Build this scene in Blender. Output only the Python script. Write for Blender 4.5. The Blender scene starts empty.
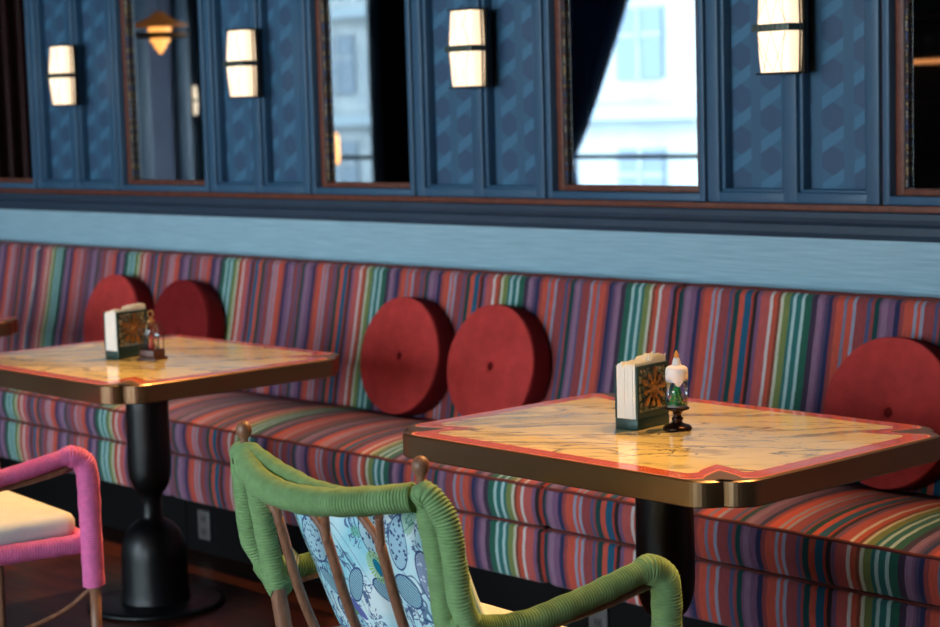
import bpy, bmesh, math, random
from mathutils import Vector, Matrix
random.seed(7)
C = bpy.context.scene.collection
PI = math.pi

# ------------------------------------------------------------------ helpers
def lin(c):
    return tuple(((v/255)/12.92 if v/255 <= .04045 else ((v/255+.055)/1.055)**2.4) for v in c) + (1,)

def mat(name, col, rough=.5, metal=0, spec=.5, **kw):
    m = bpy.data.materials.new(name); m.use_nodes = True
    b = m.node_tree.nodes['Principled BSDF']
    b.inputs['Base Color'].default_value = lin(col)
    b.inputs['Roughness'].default_value = rough
    b.inputs['Metallic'].default_value = metal
    b.inputs['Specular IOR Level'].default_value = spec
    for k, v in kw.items(): b.inputs[k.replace('_', ' ')].default_value = v
    return m

class NT:
    """small wrapper to write shader graphs"""
    def __init__(s, m):
        s.t = m.node_tree; s.n = s.t.nodes; s.l = s.t.links; s.b = s.n['Principled BSDF']
    def new(s, typ, **kw):
        n = s.n.new(typ)
        for k, v in kw.items(): setattr(n, k, v)
        return n
    def put(s, sock, v):
        if hasattr(v, 'is_output') or isinstance(v, bpy.types.NodeSocket): s.l.new(v, sock)
        else: sock.default_value = v
    def math(s, op, a, b=0.0, c=0.0):
        n = s.new('ShaderNodeMath', operation=op)
        s.put(n.inputs[0], a); s.put(n.inputs[1], b); s.put(n.inputs[2], c)
        return n.outputs[0]
    def mix(s, f, a, b):
        n = s.new('ShaderNodeMix', data_type='RGBA')
        s.put(n.inputs[0], f); s.put(n.inputs[6], a); s.put(n.inputs[7], b)
        return n.outputs[2]
    def coord(s, kind='Object'):
        return s.new('ShaderNodeTexCoord').outputs[kind]
    def mapping(s, v, scale=(1,1,1), rot=(0,0,0), loc=(0,0,0)):
        n = s.new('ShaderNodeMapping'); s.l.new(v, n.inputs[0])
        n.inputs['Scale'].default_value = scale; n.inputs['Rotation'].default_value = rot; n.inputs['Location'].default_value = loc
        return n.outputs[0]
    def noise(s, v, scale, detail=3, rough=.5, dist=0):
        n = s.new('ShaderNodeTexNoise'); s.l.new(v, n.inputs['Vector'])
        n.inputs['Scale'].default_value = scale; n.inputs['Detail'].default_value = detail
        n.inputs['Roughness'].default_value = rough; n.inputs['Distortion'].default_value = dist
        return n.outputs['Fac']
    def ramp(s, f, stops, interp='LINEAR'):
        n = s.new('ShaderNodeValToRGB'); s.put(n.inputs[0], f)
        r = n.color_ramp; r.interpolation = interp
        r.elements[0].position = stops[0][0]; r.elements[0].color = stops[0][1]
        r.elements[1].position = stops[-1][0]; r.elements[1].color = stops[-1][1]
        for p, c in stops[1:-1]:
            e = r.elements.new(p); e.color = c
        return n.outputs[0]
    def bump(s, h, strength=.3, dist=.001):
        n = s.new('ShaderNodeBump'); n.inputs['Strength'].default_value = strength; n.inputs['Distance'].default_value = dist
        s.l.new(h, n.inputs['Height']); s.l.new(n.outputs[0], s.b.inputs['Normal'])
    def sep(s, v):
        n = s.new('ShaderNodeSeparateXYZ'); s.l.new(v, n.inputs[0]); return n.outputs
    def base(s, v): s.l.new(v, s.b.inputs['Base Color'])

class MB:
    """collects shapes into one mesh"""
    def __init__(s): s.bm = bmesh.new(); s.smooth = []
    def grid(s, rings, close=True, cap=True, smooth=True):
        """rings: list of lists of points; closed loops joined ring to ring"""
        bm = s.bm
        vs = [[bm.verts.new(p) for p in r] for r in rings]
        n = len(vs[0]); fs = []
        for i in range(len(vs)-1):
            for j in range(n if close else n-1):
                k = (j+1) % n
                f = bm.faces.new((vs[i][j], vs[i][k], vs[i+1][k], vs[i+1][j])); fs.append(f)
        if smooth:
            for f in fs: f.smooth = True
        if cap and close:
            a = bm.faces.new(list(reversed(vs[0]))); b = bm.faces.new(vs[-1])
        return vs
    def box(s, x0, x1, y0, y1, z0, z1, bev=0):
        if bev <= 0:
            p = [(x0,y0),(x1,y0),(x1,y1),(x0,y1)]
            s.prism(p, z0, z1); return
        b = bev
        def ring(ins, z):
            pts = []
            for cx, cy, a0 in ((x1-b, y0+b, -PI/2), (x1-b, y1-b, 0), (x0+b, y1-b, PI/2), (x0+b, y0+b, PI)):
                for k in range(4):
                    a = a0 + k*PI/6; r = b-ins
                    pts.append((cx+math.cos(a)*r, cy+math.sin(a)*r, z))
            return pts
        rings = []
        for k in range(4):
            a = k*PI/6
            rings.append(ring(b*(1-math.sin(a)) if k < 3 else 0, z0+b*(1-math.cos(a))))
        for k in range(3, -1, -1):
            a = k*PI/6
            rings.append(ring(b*(1-math.sin(a)) if k < 3 else 0, z1-b*(1-math.cos(a))))
        s.grid(rings)
    def prism(s, poly, z0, z1, smooth=False):
        """vertical prism from a ccw xy polygon"""
        bm = s.bm
        a = [bm.verts.new((p[0], p[1], z0)) for p in poly]; b = [bm.verts.new((p[0], p[1], z1)) for p in poly]
        n = len(poly)
        for i in range(n):
            f = bm.faces.new((a[i], a[(i+1)%n], b[(i+1)%n], b[i])); f.smooth = smooth
        bm.faces.new(list(reversed(a))); bm.faces.new(b)
    def lathe(s, prof, cx=0, cy=0, seg=40, M=None):
        rings = []
        for r, z in prof:
            ring = [Vector((cx+r*math.cos(2*PI*k/seg), cy+r*math.sin(2*PI*k/seg), z)) for k in range(seg)]
            if M is not None: ring = [M @ p for p in ring]
            rings.append(ring)
        s.grid(rings)
    def tube(s, pts, rad, seg=12, ripple=0, pitch=.005, flat=1.0):
        """sweep a circle along pts; rad number or list; ripple = helical rope wrap"""
        P = [Vector(p) for p in pts]
        R = rad if isinstance(rad, (list, tuple)) else [rad]*len(P)
        L = [0]
        for i in range(1, len(P)): L.append(L[-1] + (P[i]-P[i-1]).length)
        if ripple:
            n = int(L[-1]/pitch*7)+2; Q = []; RR = []; j = 0
            for k in range(n):
                d = L[-1]*k/(n-1)
                while j < len(P)-2 and L[j+1] < d: j += 1
                t = (d-L[j])/max(1e-9, L[j+1]-L[j])
                Q.append(P[j].lerp(P[j+1], t)); RR.append(R[j]*(1-t)+R[j+1]*t)
            P, R = Q, RR
            L = [0]
            for i in range(1, len(P)): L.append(L[-1] + (P[i]-P[i-1]).length)
        T = []
        for i in range(len(P)):
            a = P[max(0, i-1)]; b = P[min(len(P)-1, i+1)]; T.append((b-a).normalized())
        up = Vector((0,0,1)) if abs(T[0].z) < .9 else Vector((0,1,0))
        N = (up - T[0]*up.dot(T[0])).normalized(); rings = []
        for i in range(len(P)):
            if i: N = (N - T[i]*N.dot(T[i])).normalized()
            Bn = T[i].cross(N); ring = []
            for k in range(seg):
                a = 2*PI*k/seg; r = R[i]
                if ripple:
                    ph = (L[i]/pitch*2*PI + a)
                    w = abs(math.sin(ph/2))
                    irr = .3*math.sin(L[i]*37.0)*math.sin(L[i]*91+2)
                    r = r + ripple*(w*(1+irr)-.6)
                ring.append(P[i] + (N*math.cos(a) + Bn*math.sin(a)*flat)*r)
            rings.append(ring)
        s.grid(rings)
    def ball(s, c, r, sz=1, seg=20):
        n = 10; prof = []
        for k in range(1, n):
            a = PI*k/n; prof.append((r*math.sin(a), c[2]-r*sz*math.cos(a)))
        prof = [(r*.02, c[2]-r*sz)] + prof + [(r*.02, c[2]+r*sz)]
        s.lathe(prof, c[0], c[1], seg)
    def build(s, name, m, parent=None):
        me = bpy.data.meshes.new(name)
        bmesh.ops.recalc_face_normals(s.bm, faces=s.bm.faces)
        s.bm.to_mesh(me); s.bm.free()
        o = bpy.data.objects.new(name, me); C.objects.link(o)
        if m: me.materials.append(m)
        if parent: o.parent = parent
        return o

def spline(pts, n=8):
    """catmull-rom through pts"""
    P = [Vector(p) for p in pts]; P = [2*P[0]-P[1]] + P + [2*P[-1]-P[-2]]; out = []
    for i in range(1, len(P)-2):
        a, b, c, d = P[i-1:i+3]
        for k in range(n):
            t = k/n
            out.append(.5*((2*b)+(c-a)*t+(2*a-5*b+4*c-d)*t*t+(3*b-a-3*c+d)*t**3))
    out.append(P[-2]); return out

def tag(o, label=None, cat=None, group=None, kind=None):
    if label: o['label'] = label
    if cat: o['category'] = cat
    if group: o['group'] = group
    if kind: o['kind'] = kind
    return o
def thing(name, label, cat, loc=(0,0,0), rz=0, group=None):
    o = bpy.data.objects.new(name, None); C.objects.link(o)
    o.empty_display_size = .05
    o.location = loc; o.rotation_euler = (0,0,rz)
    return tag(o, label, cat, group)
def kids(o): return [c for c in C.objects if c.parent == o]
def copy_tree(o, parent=None, mats=None):
    c = o.copy(); C.objects.link(c); c.parent = parent
    for ch in kids(o): copy_tree(ch, c)
    return c
def struct(mb, name, m, parent=None):
    o = mb.build(name, m, parent)
    if not parent: o['kind'] = 'structure'
    return o

# ------------------------------------------------------------------ camera
yaw, pit, roll, F = math.radians(47.63), math.radians(6.054), math.radians(-1.629), 1873.57
CAM = Vector((0, 0, 1.44))
fwd = Vector((-math.sin(yaw)*math.cos(pit), math.cos(yaw)*math.cos(pit), -math.sin(pit)))
rt = Vector((math.cos(yaw), math.sin(yaw), 0)); up = rt.cross(fwd)
r_ = rt*math.cos(roll) + up*math.sin(roll); u_ = up*math.cos(roll) - rt*math.sin(roll)
cd = bpy.data.cameras.new('camera'); cam = bpy.data.objects.new('camera', cd); C.objects.link(cam)
M = Matrix(((r_.x, u_.x, -fwd.x, CAM.x), (r_.y, u_.y, -fwd.y, CAM.y), (r_.z, u_.z, -fwd.z, CAM.z), (0,0,0,1)))
cam.matrix_world = M
cd.sensor_width = 36; cd.lens = F/940*36; cd.clip_start = .05; cd.clip_end = 300
cd.dof.use_dof = True; cd.dof.focus_distance = 3.6; cd.dof.aperture_fstop = 4.6
bpy.context.scene.camera = cam

# ------------------------------------------------------------------ materials
# striped fabric: u (metres along the cloth) comes from the UV map, one repeat is .661 m
COL = dict(W=(214,200,196), W2=(178,206,203), OB=(196,84,62), BR=(134,66,50), CR=(205,202,176), OL=(124,134,76), TE=(46,112,108),
           GR=(40,98,80), DP=(66,48,70), LI=(146,108,134), PB=(84,68,100), NA=(44,46,84), BK=(152,68,70), OR=(204,84,66),
           GB=(122,118,142), LG=(152,150,170), SL=(82,84,118), DT=(16,66,66), MA=(126,86,116), BL=(30,88,118), RE=(176,60,46),
           DK=(42,32,34), SA=(190,88,84))
S = [(-3.177,'W'),(-3.167,'OB'),(-3.153,'BR'),(-3.143,'CR'),(-3.132,'OL'),(-3.112,'TE'),(-3.1,'W2'),(-3.09,'TE'),(-3.072,'W2'),
     (-3.061,'GR'),(-3.039,'DP'),(-3.022,'LI'),(-3.004,'MA'),(-2.996,'PB'),(-2.985,'NA'),(-2.971,'BK'),(-2.959,'OR'),(-2.936,'GB'),(-2.926,'OR'),
     (-2.907,'LG'),(-2.897,'BK'),(-2.863,'SL'),(-2.85,'BK'),(-2.841,'DT'),(-2.825,'MA'),(-2.818,'LI'),(-2.800,'MA'),(-2.779,'NA'),(-2.762,'BK'),
     (-2.749,'OR'),(-2.722,'LG'),(-2.712,'OR'),(-2.701,'LG'),(-2.690,'BK'),
     (-2.660,'SL'),(-2.650,'BK'),(-2.640,'DT'),(-2.623,'OR'),(-2.605,'BL'),(-2.581,'RE'),(-2.573,'DK'),(-2.56,'MA'),(-2.548,'SA')]
PER, U0 = .661, -3.177
def stripe_mat():
    m = mat('striped_fabric', (150,80,80), .85, 0, .25); t = NT(m)
    m.node_tree.nodes['Principled BSDF'].inputs['Sheen Weight'].default_value = .15
    uv = t.coord('UV'); x, v, _ = t.sep(uv)
    nz = t.noise(t.mapping(uv, (1, 12, 1)), 9, 2)
    x2 = t.math('ADD', x, t.math('MULTIPLY', t.math('SUBTRACT', nz, .5), .0016))
    f = t.math('FRACT', t.math('DIVIDE', t.math('SUBTRACT', x2, U0), PER))
    st = [((p-U0)/PER, lin(COL[c])) for p, c in S]
    A = [q for q in st if q[0] < .5]; B = [q for q in st if q[0] >= .5]
    B = [(0, A[-1][1])] + B
    ra = t.ramp(f, A + [(.9999, A[-1][1])], 'CONSTANT'); rb = t.ramp(f, B, 'CONSTANT')
    c = t.mix(t.math('GREATER_THAN', f, B[1][0]-.0001), ra, rb)
    # thin yarns inside each stripe and uneven dyeing
    yarn = t.math('SINE', t.math('MULTIPLY', x, 2*PI/.0042))
    dark = t.math('ADD', .90, t.math('MULTIPLY', yarn, .10))
    sl = t.noise(t.mapping(uv, (240, 30, 1)), 1, 2)
    dark = t.math('MULTIPLY', dark, t.math('ADD', .66, t.math('MULTIPLY', sl, .62)))
    mm = t.new('ShaderNodeMix', data_type='RGBA', blend_type='MULTIPLY'); mm.inputs[0].default_value = 1
    t.l.new(c, mm.inputs[6])
    cmb = t.new('ShaderNodeCombineColor')
    for i in range(3): t.l.new(dark, cmb.inputs[i])
    t.l.new(cmb.outputs[0], mm.inputs[7])
    t.base(mm.outputs[2])
    w = t.noise(t.mapping(uv, (900, 900, 1)), 1, 1)
    t.bump(w, .35, .0006)
    return m
M_STRIPE = stripe_mat()
M_PIPE = mat('piping_fabric', (96,34,30), .8)
def weave(m, s=900, st=.3, d=.0005, vary=0, kind='Object'):
    t = NT(m); c = t.coord(kind)
    t.bump(t.noise(t.mapping(c, (s, s, s)), 1, 1), st, d)
    if vary:
        base = tuple(t.b.inputs['Base Color'].default_value)
        dk = tuple(v*(1-vary) for v in base[:3])+(1,); lt = tuple(min(1, v*(1+vary)) for v in base[:3])+(1,)
        t.base(t.ramp(t.noise(c, 14, 4, .6), [(.3, dk), (.7, lt)]))
    return m
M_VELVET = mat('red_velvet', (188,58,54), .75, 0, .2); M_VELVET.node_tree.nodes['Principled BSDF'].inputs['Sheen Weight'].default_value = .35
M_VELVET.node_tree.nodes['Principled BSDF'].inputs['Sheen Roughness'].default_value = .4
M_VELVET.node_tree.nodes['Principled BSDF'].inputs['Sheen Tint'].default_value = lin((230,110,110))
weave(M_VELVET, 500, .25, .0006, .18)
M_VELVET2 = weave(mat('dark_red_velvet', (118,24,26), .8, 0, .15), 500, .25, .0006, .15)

def paint(name, col, rough=.42):
    m = mat(name, col, rough); t = NT(m); c = t.coord()
    base = lin(col); dk = tuple(v*.88 for v in base[:3])+(1,)
    t.base(t.ramp(t.noise(c, 5, 4, .6), [(.35, dk), (.65, base)]))
    t.bump(t.noise(t.mapping(c, (60,60,60)), 1, 3), .08, .001); return m
M_BLUE = paint('blue_paint', (54,88,116), .4)
M_NAVY = paint('slate_paint', (44,60,78), .45)
M_LBLUE = mat('pale_blue_wall_cloth', (150,188,208), .75)
def lb():
    t = NT(M_LBLUE); c = t.coord()
    n = t.noise(t.mapping(c, (6, 1, 260)), 1, 3)
    t.base(t.ramp(n, [(.3, lin((132,166,182))), (.7, lin((158,190,204)))]))
    t.bump(n, .3, .001)
lb()
def wood(name, a, b, rough=.4, sc=(2,2,30), spec=.5):
    m = mat(name, a, rough, 0, spec); t = NT(m); c = t.coord()
    n = t.noise(t.mapping(c, sc), 3, 4, .6, .6)
    t.base(t.ramp(n, [(.3, lin(a)), (.7, lin(b))])); t.bump(n, .1, .001); return m
M_TRIMWOOD = wood('reddish_trim_wood', (84,42,30), (116,62,44), .45, (12,12,12))
M_CHAIRWOOD = wood('walnut_chair_wood', (118,78,58), (158,110,84), .42, (40,40,6))
M_BLACK = mat('black_plinth', (6,5,6), .6, 0, .15)
M_IRON = mat('black_iron', (9,10,13), .38, 0, .4)
def iron():
    t = NT(M_IRON); c = t.coord(); t.bump(t.noise(c, 120, 3), .12, .001)
iron()
M_BRONZE = mat('bronze_edge', (134,104,76), .33, .85)
def brz():
    t = NT(M_BRONZE); c = t.coord(); n = t.noise(t.mapping(c, (3,3,300)), 1, 2)
    t.l.new(t.ramp(n, [(.3, (.28,.28,.28,1)), (.7, (.33,.33,.33,1))]), t.b.inputs['Roughness'])
brz()

def wallpaper():
    m = mat('hexagon_wallpaper', (62,110,148), .6); t = NT(m); x, y, z = t.sep(t.coord())
    PX, PZ = .1045, .116
    cx = t.math('DIVIDE', t.math('ADD', x, 3.372), PX)
    col = t.math('FLOOR', t.math('ADD', cx, .5)); fx = t.math('MULTIPLY', t.math('SUBTRACT', cx, col), PX)
    odd = t.math('ABSOLUTE', t.math('MODULO', col, 2.0))
    zz = t.math('ADD', t.math('DIVIDE', t.math('SUBTRACT', z, 1.348), PZ), t.math('MULTIPLY', odd, .5))
    fz = t.math('MULTIPLY', t.math('SUBTRACT', t.math('FRACT', t.math('ADD', zz, .5)), .5), PZ)
    gz = t.math('MULTIPLY', t.math('SUBTRACT', t.math('FRACT', zz), .5), PZ)
    ax = t.math('ABSOLUTE', fx)
    h1 = t.math('LESS_THAN', ax, .035)
    h2 = t.math('LESS_THAN', t.math('ADD', t.math('ABSOLUTE', fz), t.math('MULTIPLY', ax, .577)), .041)
    hexm = t.math('MULTIPLY', h1, h2)
    sk = t.math('ABSOLUTE', t.math('SUBTRACT', gz, t.math('MULTIPLY', fx, .6)))
    par = t.math('MULTIPLY', h1, t.math('LESS_THAN', sk, .018))
    side = t.math('GREATER_THAN', ax, .035)
    base = t.mix(side, lin((52,91,120)), lin((50,87,116)))
    c = t.mix(hexm, t.mix(par, base, lin((62,107,138))), lin((49,76,106)))
    t.base(c)
    t.bump(t.noise(t.mapping(t.coord(), (300,300,300)), 1, 1), .2, .0004)
    return m
M_HEX = wallpaper()
M_MIRROR = mat('mirror_glass', (232,238,240), .02, 1)
M_MIRROR.node_tree.nodes['Principled BSDF'].inputs['Roughness'].default_value = .015
def beads():
    m = mat('beaded_strip', (120,100,80), .3); t = NT(m); x, y, z = t.sep(t.coord())
    v = t.new('ShaderNodeTexVoronoi'); t.l.new(t.mapping(t.coord(), (110,110,110)), v.inputs['Vector']); v.inputs['Scale'].default_value = 1
    s = t.new('ShaderNodeSeparateColor'); t.l.new(v.outputs['Color'], s.inputs[0])
    t.base(t.ramp(s.outputs[0], [(0, lin((90,80,84))), (.3, lin((190,160,110))), (.5, lin((80,100,150))), (.7, lin((180,170,150))), (.85, lin((120,60,50)))], 'CONSTANT'))
    return m
M_BEAD = beads()
M_BEADBACK = mat('bead_strip_backing', (70,54,48), .5)

def marble(name, stops, scale=3.0, off=(0,0,0), det=3):
    m = mat(name, (220,200,140), .1, 0, .5); t = NT(m); c = t.coord()
    b = t.b; b.inputs['Coat Weight'].default_value = .5; b.inputs['Coat Roughness'].default_value = .04; b.inputs['Roughness'].default_value = .16
    w = t.noise(c, 3.2, 4, .55)
    cm = t.new('ShaderNodeVectorMath', operation='ADD'); t.l.new(t.mapping(c, (1,1,1), (0,0,-.72), off), cm.inputs[0])
    cb = t.new('ShaderNodeCombineXYZ'); t.l.new(t.math('MULTIPLY', w, .12), cb.inputs[0]); t.l.new(t.math('MULTIPLY', w, .16), cb.inputs[1]); t.l.new(cb.outputs[0], cm.inputs[1])
    n = t.noise(t.mapping(cm.outputs[0], (scale*.34, scale*1.5, 1)), 1.0, det, .5, 1.6)
    col = t.ramp(n, stops)
    return m, t, col, cm.outputs[0]
M_MARB, t, col, cv = marble('yellow_marble', [(.26, lin((140,118,74))), (.33, lin((226,200,136))), (.44, lin((232,212,154))), (.475, lin((156,136,92))), (.495, lin((238,214,150))),
                      (.60, lin((224,204,140))), (.64, lin((176,156,108))), (.68, lin((240,222,168))), (.78, lin((128,120,96)))])
vein = t.math('LESS_THAN', t.math('ABSOLUTE', t.math('SUBTRACT', t.noise(t.mapping(cv, (1.3,4.5,1)), 1.7, 5, .62, .9), .5)), .0055)
mask = t.math('GREATER_THAN', t.noise(t.coord(), 3.5, 2), .5)
t.base(t.mix(t.math('MULTIPLY', t.math('MULTIPLY', vein, mask), .75), col, lin((84,70,46))))
M_RED, t, col, cv = marble('red_marble', [(.3, lin((176,72,44))), (.5, lin((204,96,60))), (.62, lin((190,80,52))), (.75, lin((222,140,100)))], 7)
t.base(col)
M_PINKLINE = mat('pale_stone_inlay', (222,140,116), .2, 0, .5)

def rope(name, col):
    m = mat(name, col, .7, 0, .25); t = NT(m); c = t.coord()
    base = lin(col); dk = tuple(v*.88 for v in base[:3])+(1,); lt = tuple(min(1,v*1.06) for v in base[:3])+(1,)
    t.base(t.ramp(t.noise(c, 60, 3, .6), [(.35, dk), (.65, lt)]))
    t.bump(t.noise(t.mapping(c, (700,700,700)), 1, 1), .25, .0004)
    t.b.inputs['Sheen Weight'].default_value = .1
    return m
M_GREEN = rope('green_cord', (126,158,104))
M_PINK = rope('pink_cord', (230,116,172))
M_TAN = rope('tan_cord', (190,150,84))
M_CREAM = weave(mat('cream_seat_cloth', (214,218,218), .85, 0, .2), 700, .4, .0007, .06)

def floral():
    m = mat('botanical_print', (190,226,232), .8, 0, .2); t = NT(m); c = t.coord(); x, y, z = t.sep(c)
    base = t.ramp(t.noise(c, 6, 3), [(.42, lin((150,212,226))), (.52, lin((196,230,238))), (.62, lin((228,240,242)))])
    ink, ink2 = lin((58,84,128)), lin((86,112,150))
    def ell(cx, cz, rx, rz, ang=0):
        dx = t.math('SUBTRACT', x, cx); dz = t.math('SUBTRACT', z, cz); ca, sa = math.cos(ang), math.sin(ang)
        a = t.math('ADD', t.math('MULTIPLY', dx, ca), t.math('MULTIPLY', dz, sa)); b = t.math('SUBTRACT', t.math('MULTIPLY', dz, ca), t.math('MULTIPLY', dx, sa))
        a = t.math('DIVIDE', a, rx); b = t.math('DIVIDE', b, rz)
        return t.math('SQRT', t.math('ADD', t.math('MULTIPLY', a, a), t.math('MULTIPLY', b, b)))
    # stalks: thin contour lines of a warped field
    f1 = t.noise(t.mapping(c, (5,5,3)), 1.3, 3, .5, .8)
    line = t.math('LESS_THAN', t.math('ABSOLUTE', t.math('SUBTRACT', f1, .5)), .006)
    f2 = t.noise(t.mapping(c, (24,24,20), loc=(3,0,1)), 1, 3, .6, 1.5)
    leafy = t.math('LESS_THAN', t.math('ABSOLUTE', t.math('SUBTRACT', f2, .5)), .03)
    mk = t.math('GREATER_THAN', t.noise(t.mapping(c, (8,8,8), loc=(5,0,2)), 1, 1), .47)
    col = t.mix(t.math('MULTIPLY', leafy, mk), base, ink2)
    col = t.mix(t.math('MULTIPLY', line, .8), col, ink)
    patch = t.math('MULTIPLY', t.math('GREATER_THAN', t.noise(t.mapping(c, (9,9,7), loc=(1,4,7)), 1, 1), .68), .55)
    col = t.mix(patch, col, lin((92,170,120)))
    # flower heads filled with dots
    v = t.new('ShaderNodeTexVoronoi'); t.l.new(t.mapping(c, (110,0,110)), v.inputs['Vector']); v.inputs['Scale'].default_value = 1
    dots = t.math('LESS_THAN', v.outputs['Distance'], .34)
    for (cx, cz, rx, rz, an, bg, dt) in ((.175,.045,.028,.062,.1,(150,166,196),(220,230,240)), (.045,.12,.034,.045,.3,(178,214,226),(50,66,110)),
                                         (-.16,.075,.038,.05,-.4,(170,206,220),(64,90,140)), (.115,.115,.022,.05,-.2,(160,196,214),(56,74,120)),
                                         (.02,-.13,.04,.034,.4,(182,218,228),(70,96,140)), (-.12,-.10,.032,.058,.5,(160,200,214),(60,80,130))):
        e = ell(cx, cz, rx, rz, an)
        col = t.mix(t.math('LESS_THAN', e, 1.0), col, t.mix(dots, lin(bg), lin(dt)))
        col = t.mix(t.math('MULTIPLY', t.math('LESS_THAN', e, 1.06), t.math('GREATER_THAN', e, .98)), col, ink)
    # striped leaves
    wv = t.math('SINE', t.math('MULTIPLY', t.math('ADD', t.math('MULTIPLY', x, 1.0), z), 700))
    for (cx, cz, rx, rz, an) in ((.035,.005,.036,.022,-.35), (.105,.02,.03,.034,.3), (-.06,.0,.05,.018,.9), (-.15,-.02,.04,.016,-.7), (.13,-.09,.05,.02,.5)):
        e = ell(cx, cz, rx, rz, an)
        col = t.mix(t.math('LESS_THAN', e, 1.0), col, t.mix(t.math('GREATER_THAN', wv, .2), lin((156,198,212)), lin((84,120,146))))
        col = t.mix(t.math('MULTIPLY', t.math('LESS_THAN', e, 1.08), t.math('GREATER_THAN', e, .97)), col, ink)
    # green ringed flower with a teal heart
    e = ell(.035, .055, .032, .034)
    rays = t.math('GREATER_THAN', t.math('SINE', t.math('MULTIPLY', t.math('ARCTAN2', t.math('SUBTRACT', z, .055), t.math('SUBTRACT', x, .035)), 26)), -.2)
    col = t.mix(t.math('MULTIPLY', t.math('LESS_THAN', e, 1), rays), col, lin((158,206,110)))
    col = t.mix(t.math('LESS_THAN', ell(.035, .055, .012, .019, .2), 1), col, lin((20,130,160)))
    for (cx, cz, an) in ((-.115,-.05,.6), (-.09,-.15,.4), (.10,-.16,-.3)):
        col = t.mix(t.math('LESS_THAN', ell(cx, cz, .013, .03, an), 1), col, lin((96,168,84)))
        col = t.mix(t.math('LESS_THAN', ell(cx+.022, cz-.01, .012, .028, an), 1), col, lin((104,108,176)))
    t.base(col); t.bump(t.noise(t.mapping(c, (700,700,700)), 1, 1), .2, .0004)
    return m
M_FLORAL = floral()

def floor_mat():
    m = mat('dark_wood_floor', (70,32,22), .32, 0, .35); t = NT(m); c = t.coord()
    br = t.new('ShaderNodeTexBrick'); t.l.new(t.mapping(c, (1,1,1), (0,0,0)), br.inputs['Vector'])
    br.inputs['Scale'].default_value = 1; br.inputs['Brick Width'].default_value = 1.3; br.inputs['Row Height'].default_value = .13
    br.inputs['Mortar Size'].default_value = .002; br.inputs['Color1'].default_value = (0,0,0,1); br.inputs['Color2'].default_value = (1,1,1,1); br.inputs['Mortar'].default_value = (.3,.3,.3,1)
    n = t.noise(t.mapping(c, (1.2,16,1)), 2.5, 5, .6, .6)
    f = t.math('ADD', t.math('MULTIPLY', n, .75), t.math('MULTIPLY', br.outputs['Color'], .25))
    col = t.ramp(f, [(.3, lin((26,12,8))), (.5, lin((60,26,15))), (.7, lin((92,44,24)))])
    col = t.mix(br.outputs['Fac'], col, lin((14,8,6)))
    t.base(col); t.bump(n, .15, .001)
    return m
M_FLOOR = floor_mat()
M_PLASTER = mat('dark_ceiling_paint', (60,57,54), .9)
M_DIMWALL = paint('deep_blue_wall_paint', (46,66,84), .7)

def emit(name, col, strength, base=(255,240,220)):
    m = mat(name, base, .4); b = m.node_tree.nodes['Principled BSDF']
    b.inputs['Emission Color'].default_value = lin(col); b.inputs['Emission Strength'].default_value = strength
    return m

# ------------------------------------------------------------------ room shell
WY = 4.10
XL, XR, YF, ZC = -18.0, 3.2, -4.2, 3.0
b = MB(); b.box(XL-.2, XR+.2, YF-.2, WY+.25, -.12, 0); struct(b, 'floor', M_FLOOR)
b = MB(); b.box(XL-.2, XR+.2, YF-.2, WY+.25, ZC, ZC+.12); struct(b, 'ceiling', M_PLASTER)
b = MB(); b.box(XL-.2, XR+.2, 4.160, WY+.25, 0, ZC); struct(b, 'wall_back', M_BLUE)
b = MB(); b.box(-9.2, XR, WY, 4.160, 0, 1.085); struct(b, 'wall_back_dado', M_LBLUE)
b = MB(); b.box(XL-.2, XL, YF-.2, 4.160, 0, ZC); struct(b, 'wall_left', M_DIMWALL)
b = MB(); b.box(XR, XR+.2, YF-.2, 4.160, 0, ZC); struct(b, 'wall_right', M_DIMWALL)
# vertical seam of the pale wall cloth
b = MB(); b.box(-2.642, -2.640, WY-.001, WY, .95, 1.085); struct(b, 'trim_1', M_LBLUE)
# moulded slate ledge with a wood strip on it
b = MB()
prof = [(4.100,1.083),(4.084,1.083),(4.080,1.092),(4.074,1.098),(4.074,1.118),(4.068,1.124),(4.060,1.128),(4.056,1.140),(4.056,1.154),(4.060,1.158),(4.160,1.158)]
b.grid([[(x, y, z) for y, z in prof+[(4.160,1.083)]] for x in (-9.2, XR)], smooth=False)
struct(b, 'trim_2', M_NAVY)
b = MB(); b.box(-9.2, XR, 4.064, 4.160, 1.158, 1.176, .003); struct(b, 'trim_3', M_TRIMWOOD)
b = MB(); b.box(-9.2, XR, 4.070, 4.160, 2.42, 2.5); struct(b, 'trim_4', M_NAVY)

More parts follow.
